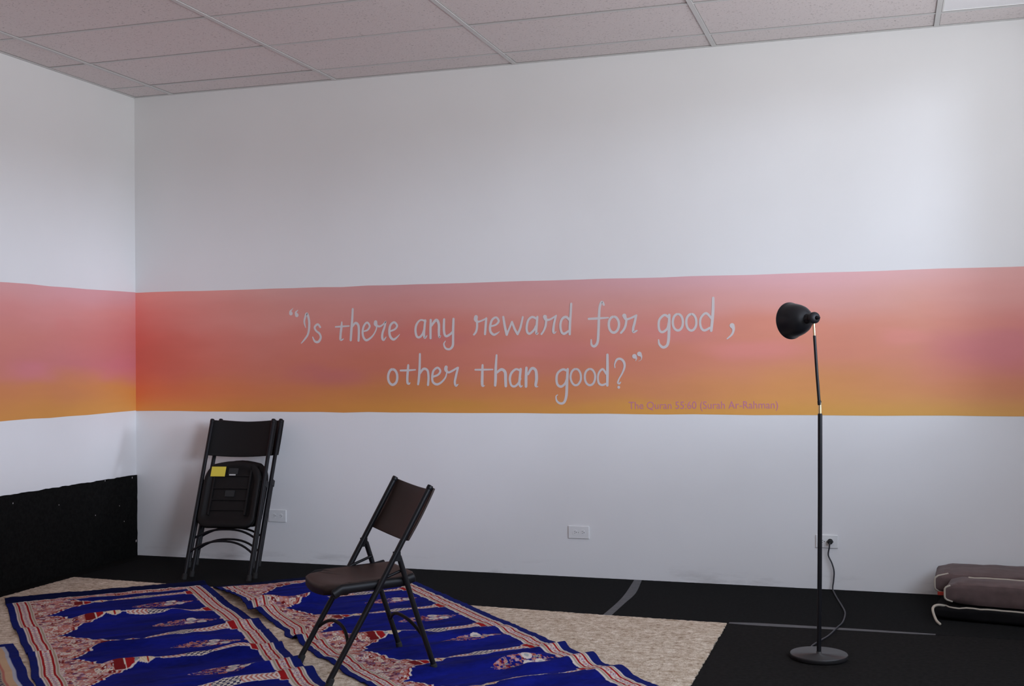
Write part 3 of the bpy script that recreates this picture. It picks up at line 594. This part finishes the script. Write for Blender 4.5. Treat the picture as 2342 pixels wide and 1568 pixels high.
# ---------------------------------------------------------------- folding chairs
def arc(w_, p0, p1, rise, n=17):
    """arc between two points, bowed along vector rise"""
    p0, p1, rise = Vector(p0), Vector(p1), Vector(rise); out = []
    for i in range(n):
        t = i/(n-1); out.append(p0+(p1-p0)*t + rise*(1-(abs(2*t-1))**2.4))
    return out
def backrest(root, w_, a, b, n, up, mat_, thick=.012, bow=.045):
    """curved panel between the tubes; a, b: points (x=0) at bottom and top; n: rearward direction"""
    a, b, n = Vector(a), Vector(b), Vector(n); nu, nv = 24, 10; mb = MB(); vv = []
    for side in (0, 1):
        for j in range(nv+1):
            for i in range(nu+1):
                x = (i/nu*2-1); k = j/nv; p = a+(b-a)*k
                off = bow*(1-min(1, x*x*1.12)) + (.022 if side else .0115) + .004*math.sin(k*math.pi)
                edge = min(1, (1-abs(x))*14)
                zz = .010*(1-abs(2*k-1)**6)
                off += (thick*.5)*(edge-1)*(1 if side else -1)*0
                vv.append(Vector((x*(w_+.022), 0, 0))+p+n*(off + (thick if side else 0)*0))
    m_ = (nu+1)*(nv+1); ff = []
    for j in range(nv):
        for i in range(nu):
            q = (j*(nu+1)+i, j*(nu+1)+i+1, (j+1)*(nu+1)+i+1, (j+1)*(nu+1)+i); ff.append(q); ff.append(tuple(m_+v for v in q[::-1]))
    rim = [i for i in range(nu+1)]+[j*(nu+1)+nu for j in range(1, nv+1)]+[nv*(nu+1)+i for i in range(nu-1, -1, -1)]+[j*(nu+1) for j in range(nv-1, 0, -1)]
    for i in range(len(rim)): q = (rim[i], rim[(i+1) % len(rim)], m_+rim[(i+1) % len(rim)], m_+rim[i]); ff.append(q[::-1])
    mb.add(vv, ff); o = mb.build('backrest', mat_, root, bevel=.004); return o
def seat_outline(hw, y0_, y1_, n=12, bow=.012):
    """y0_ rounded front, y1_ rear"""
    P = []; rf = .13; rr = .06
    def corner(cx, cy, rx, ry, a0, a1):
        for k in range(n+1):
            a = math.radians(a0+(a1-a0)*k/n); P.append((cx+rx*math.cos(a), cy+ry*math.sin(a)))
    corner(hw-.11, y0_+rf, .11, rf, -60, 0); corner(hw-rr, y1_-rr, rr, rr, 0, 90); corner(-hw+rr, y1_-rr, rr, rr, 90, 180); corner(-hw+.11, y0_+rf, .11, rf, 180, 240)
    for k in range(1, 6):                                   # bowed front edge
        x0_, yA = P[-1] if k == 1 else (xs0, ys0)
        if k == 1: xs0, ys0 = x0_, yA
        x1_, yB = P[0]; t = k/6; P.append((xs0+(x1_-xs0)*t, ys0+(yB-ys0)*t-bow*math.sin(t*math.pi)))
    return P
def open_chair(name, label, matrix):
    root = thing(name, label, 'chair', matrix); hw = .213; r = .0125
    top = Vector((0, .468, .80)); u = top.normalized(); rear_n = Vector((0, u.z, -u.y))
    for sx_ in (1, -1):
        mb = MB(); mb.tube([(sx_*hw, 0, .018), (sx_*hw, top.y*.5, .40), (sx_*hw, top.y, top.z)], r)
        mb.lathe([(.0128, -.004), (.0138, 0), (.0138, .010), (.0120, .015)], 16, Matrix.Translation((sx_*hw, top.y-.003, top.z-.006)) @ Matrix.Rotation(-math.radians(30.3), 4, 'X'))
        o = mb.build('front_leg', m_frame, root)
        MB().tube([(sx_*hw, -.002, .0), (sx_*hw, .012, .030)], .0155).build('foot_cap', m_foot, o)
        mb = MB(); mb.tube([(sx_*(hw-.002), .322, .512), (sx_*(hw-.003), .392, .29), (sx_*(hw-.001), .485, .018)], .0118)
        mb.box(sx_*hw-.009, sx_*hw+.009, .296, .326, .495, .535)
        o = mb.build('rear_leg', m_frame, root)
        MB().tube([(sx_*(hw-.001), .479, .035), (sx_*(hw-.001), .488, .0)], .0148).build('foot_cap', m_foot, o)
        MB().tube([(sx_*(hw-.020), .235, .415), (sx_*(hw-.018), .345, .452)], .0065, 10).build('link_bar', m_frame, root)
        mb = MB(); mb.tube([(sx_*(hw-.027), .035, .372), (sx_*(hw-.026), .07, .392), (sx_*(hw-.024), .20, .396), (sx_*(hw-.024), .34, .400), (sx_*(hw-.030), .400, .412)], .0118, 12, flat=1.75)
        mb.tube([(sx_*(hw-.03), .24, .39), (sx_*(hw+.004), .232, .39)], .006, 8); mb.build('seat_rail', m_frame, root)
    MB().tube(arc(hw, (-hw, .088, .150), (hw, .088, .150), Vector((0, .026, .060))), .0075, 10).build('stretcher', m_blkpl, root)
    MB().tube(arc(hw, (-hw, .440, .150), (hw, .440, .150), Vector((0, -.022, .060))), .0075, 10).build('stretcher', m_blkpl, root)
    backrest(root, hw-.008, top*.735, top*1.005, rear_n, u, m_brown)
    P = seat_outline(.188, -.012, .415)
    def zf(x, y, k):
        z = .408 + .014*(x/.18)**2*(1 if y > .1 else .4) + .034*max(0, (y-.27)/.145)**2*(1-min(1, abs(x)/.23)**2) - .006*math.cos((y-.2)*7)
        if y < .03: z -= .020*((.03-y)/.065)**2
        if k > .9: z -= .010*((k-.9)/.1)**2
        return z
    MB().slab(P, lambda k: .014 if k < .85 else .014+.020*(k-.85)/.15, zf).build('seat', m_brown, root)
    return root
ang = math.radians(-46.57)
open_chair('folding_chair', 'open dark brown and black folding chair standing on the blue prayer rugs', Matrix.Translation((2.592, -2.424, .008)) @ Matrix.Rotation(ang, 4, 'Z') @ Matrix.Diagonal((1, .95, .972, 1)))

def folded_chair(label, matrix, sticker):
    """flat local frame: x across, z up along the tubes, +y to the rear (towards the wall)"""
    root = thing('folding_chair', label, 'chair', matrix, None); hw = .206; L = 1.035; r = .0125
    for sx_ in (1, -1):
        mb = MB(); mb.tube([(sx_*hw, 0, .02), (sx_*hw, 0, L*.5), (sx_*hw, 0, L)], r)
        mb.lathe([(.0128, -.010), (.0136, -.004), (.0136, .008), (.0115, .013)], 16, Matrix.Translation((sx_*hw, 0, L-.008)))
        o = mb.build('front_leg', m_frame, root); MB().tube([(sx_*hw, 0, .0), (sx_*hw, 0, .03)], .0148).build('foot_cap', m_foot, o)
        mb = MB(); mb.tube([(sx_*(hw-.001), .029, .105), (sx_*(hw-.001), .027, .40), (sx_*(hw-.001), .024, .60)], .0112)
        mb.box(sx_*hw-.012, sx_*hw+.012, -.004, .036, .595, .635)
        o = mb.build('rear_leg', m_frame, root); MB().tube([(sx_*(hw-.001), .029, .085), (sx_*(hw-.001), .029, .115)], .0140).build('foot_cap', m_foot, o)
        MB().tube([(sx_*(hw-.026), .008, .40), (sx_*(hw-.024), .008, .62)], .006, 8).build('link_bar', m_frame, root)
    MB().tube(arc(hw, (-hw, .0, .165), (hw, .0, .165), Vector((0, -.004, .075))), .0068, 10).build('stretcher', m_frame, root)
    MB().tube(arc(hw, (-hw, .029, .262), (hw, .029, .262), Vector((0, .0, .062))), .0068, 10).build('stretcher', m_frame, root)
    backrest(root, hw-.008, (0, .0, .802), (0, .0, L*1.006), (0, 1, 0), None, m_blkpl, bow=.030)
    # folded seat seen from below: rounded shell, raised rim, ribs and recesses
    P = [(x, z) for x, z in seat_outline(.184, -.750, -.325, bow=.020)]
    M2 = Matrix(((1,0,0,0),(0,0,-1,-.001),(0,-1,0,0),(0,0,0,1)))
    def tz(x, y, k): return .008 + (.010 if k > .93 else (.012 if k > .8 else 0))*(1-max(0, (k-.97)/.03)*.4)
    mb = MB(); mb.slab(P, lambda k: .016 if k < .8 else .026, tz, rings=(0, .3, .6, .80, .84, .93, .97, 1.0)); mb.v = [tuple(M2 @ Vector(q)) for q in mb.v]
    seat = mb.build('seat', m_blkpl, root)
    mb = MB()
    for xx in (-.118, .118): mb.box(xx-.006, xx+.006, -.021, -.008, .40, .72)
    for zz in (.435, .50, .575, .655): mb.box(-.112, .112, -.018, -.008, zz-.005, zz+.005)
    mb.build('rib', m_blkpl, seat, bevel=.002)
    for zz in (.54, .685): MB().box(-.03, .03, -.016, -.008, zz-.020, zz+.020).build('recess', m_foot, seat)
    if sticker:
        MB().box(-.142, -.048, -.0235, -.0215, .648, .712).build('sticker', m_yellow, seat)['label'] = 'yellow sticker'
        MB().box(-.02, .022, -.0235, -.0215, .655, .663).build('small_label', m_label, seat)
    return root
def lean_m(x, y, yaw, lean): return Matrix.Translation((x, y, .0)) @ Matrix.Rotation(yaw, 4, 'Z') @ Matrix.Rotation(-lean, 4, 'X')
folded_chair('folded black chair with a yellow sticker under its seat, front one of two', lean_m(1.031, -.663, .145, .428), True)
folded_chair('folded black chair leaning on the wall behind the one with the yellow sticker', lean_m(1.025, -.578, .125, .440), False)

# ---------------------------------------------------------------- wall outlets
def outlet(x, z, w_, h_, label):
    root = thing('wall_outlet', label, 'outlet', Matrix.Translation((x, 0, z)), 'duplex wall outlets')
    MB().box(-w_/2, w_/2, -.007, -.0002, -h_/2, h_/2).build('cover_plate', m_white, root, bevel=.003)
    for sx_ in (-1, 1):
        c = sx_*.024; mb = MB(); n = 24; P = []
        for k in range(n):
            a = 2*math.pi*k/n; P.append((c+max(-.0145, min(.0145, .0175*math.cos(a))), .0172*math.sin(a)))
        vv = [(x_, -.0085, z_) for x_, z_ in P]+[(x_, -.006, z_) for x_, z_ in P]
        mb.add(vv, [tuple(range(n))]+[(i, n+i, n+(i+1) % n, (i+1) % n) for i in range(n)], False)
        rc = mb.build('receptacle', m_white, root)
        s = MB()
        s.box(c-.004, c+.004, -.0090, -.0080, .0045, .0065); s.box(c-.003, c+.003, -.0090, -.0080, -.0065, -.0045)
        s.box(c+sx_*0+.008, c+.0125, -.0090, -.0080, -.0022, .0022); s.build('slot', m_slot, rc)
    MB().tube([(0, -.0068, 0), (0, -.0085, 0)], .0032, 10).build('screw', m_label, root)
    return root
outlet(1.082, .302, .128, .080, 'white wall outlet half hidden behind the leaning folded chairs')
outlet(3.117, .269, .130, .076, 'white wall outlet in the middle of the back wall, nothing plugged in')
outlet(4.562, .270, .122, .074, 'white wall outlet behind the floor lamp pole, with a cord plugged in')

# ---------------------------------------------------------------- floor lamp
BX, BY = 4.597, -1.560
lamp = thing('floor_lamp', 'tall black floor lamp with brass joints and a tilted bell shade on a round base', 'lamp', Matrix.Translation((BX, BY, 0)))
MB().lathe([(.119, .001), (.123, .004), (.123, .0195), (.1215, .022), (.012, .0222), (.012, .03)], 64).build('base', m_base, lamp)
Q = lambda x, z: (x-BX, 0, z)
MB().tube([Q(4.597, .022), Q(4.604, .35), Q(4.610, .70), Q(4.6145, 1.065)], .0098, 16).build('pole', m_lamp, lamp)
MB().tube([Q(4.6145, 1.060), Q(4.6145, 1.115)], .0072, 16).build('brass_sleeve', m_brass, lamp)['label'] = 'brass sleeve'
MB().tube([Q(4.6130, 1.108), Q(4.6120, 1.122)], .0085, 16).build('joint', m_lamp, lamp)
MB().tube([Q(4.6115, 1.118), Q(4.6030, 1.250), Q(4.5950, 1.408)], .0068, 16).build('upper_pole', m_lamp, lamp)
MB().tube([Q(4.5950, 1.406), Q(4.5925, 1.462)], .0052, 16).build('brass_sleeve', m_brass, lamp)['label'] = 'brass sleeve'
# swivel knob, socket and shade; the shade points left and away towards the wall
ax = Vector((-.70, .712, -.05)).normalized()
def frame(z_axis, origin):
    z_ = z_axis.normalized(); x_ = Vector((0, 0, 1)).cross(z_).normalized(); y_ = z_.cross(x_)
    m = Matrix((x_, y_, z_)).transposed().to_4x4(); m.translation = origin; return m
kn = Vector((-.004, -.012, 1.487))
MB().lathe([(.006, -.020), (.024, -.016), (.0255, -.012), (.0255, .010), (.022, .016), (.006, .018)], 28, frame(Vector((.45, -.88, .05)), kn)).build('swivel_knob', m_lamp, lamp)
MB().lathe([(.004, 0), (.010, .001), (.010, .008), (.003, .020)], 6, frame(Vector((.70, -.70, .0)), kn+Vector((.014, -.012, .0)))).build('thumb_screw', m_lamp, lamp)
so = kn + ax*.012 + Vector((0, .012, 0))
MB().lathe([(.010, -.012), (.020, -.004), (.0215, .004), (.0225, .034), (.024, .040)], 28, frame(ax, so)).build('socket', m_lamp, lamp)
prof = [(.021, .030), (.036, .036), (.050, .048), (.061, .065), (.069, .086), (.0745, .108), (.0765, .122), (.080, .134), (.0835, .1405), (.0838, .1415)]
prof2 = prof + [(.082, .1412)] + [(r_-.0022, z_+.001) for r_, z_ in prof[::-1][2:]]
MB().lathe(prof2, 56, frame(ax, so), cap0=False, cap1=False).build('lamp_shade', m_lamp, lamp)
MB().lathe([(.012, .036), (.013, .055), (.026, .075), (.029, .092), (.024, .108), (.010, .117)], 24, frame(ax, so)).build('bulb', m_white, lamp)
cw = [(4.581, -.024, .272), (4.579, -.036, .262), (4.576, -.030, .239), (4.570, -.018, .195), (4.589, -.020, .151), (4.600, -.018, .105), (4.597, -.018, .056), (4.592, -.030, .012), (4.604, -.12, .005), (4.626, -.268, .0045), (4.669, -.54, .0045), (4.679, -.675, .0045), (4.672, -.85, .0045), (4.651, -.97, .0055), (4.619, -1.144, .0045), (4.575, -1.291, .0045), (4.555, -1.38, .006), (4.560, -1.45, .012)]
cs = smooth_path([tuple(q) for q in cw])
MB().tube([(x-BX, y-BY, z) for x, y, z in cs], .0042, 8).build('power_cord', m_cord, lamp)
MB().lathe([(.015, 0), (.0155, .006), (.0150, .018), (.009, .026)], 20, frame(Vector((0, -1, 0)), Vector((4.581-BX, -.0092-BY, .272)))).build('plug', m_foot, lamp)

# ---------------------------------------------------------------- folded padded mats at the right
def cushion(mb, cx, cy, cz, lx, ly, lz, rot, puff=.012, seed=0, nx=26, ny=16):
    """soft box with crumpled faces"""
    vv = []; ff = []; Mx = Matrix.Translation((cx, cy, cz)) @ Matrix.Rotation(rot, 4, 'Z')
    def pt(u, v, w_):
        # superellipse rounding of a box, u,v,w in -1..1
        e = 1-.10*(abs(u)**6*abs(w_)**6)-.05*(abs(v)**6*abs(w_)**6)
        x, y, z = u*lx/2, v*ly/2, w_*lz/2*(1-.10*abs(u)**8)*(1-.12*abs(v)**8)
        n = float(vnoise(np.array(x*9.0+seed), np.array(y*9.0+z*6), seed)); n2 = float(vnoise(np.array(x*25.0+seed), np.array(y*22.0+z*30), seed+1))
        return Mx @ Vector((x*e, y*e+(.006*n+.003*n2)*(1 if abs(v) > .9 else 0), z+(puff*n*.5+.003*n2)*(1 if w_ > 0 else 0)+puff*(1-u*u)*(1-v*v)*(1 if w_ > 0 else 0)))
    def face(f, na, nb):
        b = len(vv)
        for j in range(nb+1):
            for i in range(na+1): vv.append(f(i/na*2-1, j/nb*2-1))
        for j in range(nb):
            for i in range(na): ff.append((b+j*(na+1)+i, b+j*(na+1)+i+1, b+(j+1)*(na+1)+i+1, b+(j+1)*(na+1)+i))
    face(lambda a, b: pt(a, b, 1), nx, ny); face(lambda a, b: pt(a, -b, -1), nx, ny)
    face(lambda a, b: pt(a, -1, b), nx, 8); face(lambda a, b: pt(-a, 1, b), nx, 8); face(lambda a, b: pt(1, a, b), ny, 8); face(lambda a, b: pt(-1, -a, b), ny, 8)
    mb.add(vv, ff); return Mx, pt
def welt(pt, pts, r=.004):
    return [pt(*q) for q in pts]
def mats(name, label, c, size, rot, m_, pipes, seed, extra=None, puff=.006):
    root = thing(name, label, 'mat', Matrix.Identity(4), 'folded mats by the back wall')
    mb = MB(); Mx, pt = cushion(mb, *c, *size, rot, seed=seed, puff=puff); body = mb.build('padding', m_, root)
    for P in pipes:
        MB().tube([pt(*q) for q in P], .0048, 8).build('piping', m_pipe, root)
    if extra: extra(root, Mx, pt)
    return root
ln = lambda a, b, n=24: [tuple(a[j]+(b[j]-a[j])*k/n for j in range(3)) for k in range(n+1)]
R0 = math.radians(-10)
def strap(root, Mx, pt):
    MB().tube(smooth_path([(5.165, -.60, .062), (5.120, -.640, .072), (5.098, -.680, .060), (5.110, -.730, .020), (5.128, -.768, .006)]), .0065, 10).build('strap', m_pipe, root)['label'] = 'cream cord loop'
mats('folded_mat', 'dark folded mat with a cream cord loop, bottom of the pile', (5.56, -.44, .036), (.84, .56, .070), R0, m_matd, [ln((-1, -1.0, 1), (1, -1.0, 1))], 61, strap)
def tag_(root, Mx, pt):
    MB().box(5.130, 5.170, -.462, -.452, .088, .104).build('fabric_tag', m_red, root)['label'] = 'red tag'
mats('folded_mat', 'brown folded mat with a small red tag, at the back of the pile', (5.56, -.265, .136), (.86, .34, .120), math.radians(-4), m_mat, [ln((-1, -1, -1), (-1, -1, 1), 10)], 71, tag_)
mats('folded_mat', 'puffy brown folded mat lying in front, on top of the dark mat', (5.60, -.590, .131), (.86, .22, .112), R0, m_mat, [ln((-1, -1, -.9), (-1, -1, .85), 10), ln((-.8, .4, 1.02), (1, .4, 1.02))], 81)
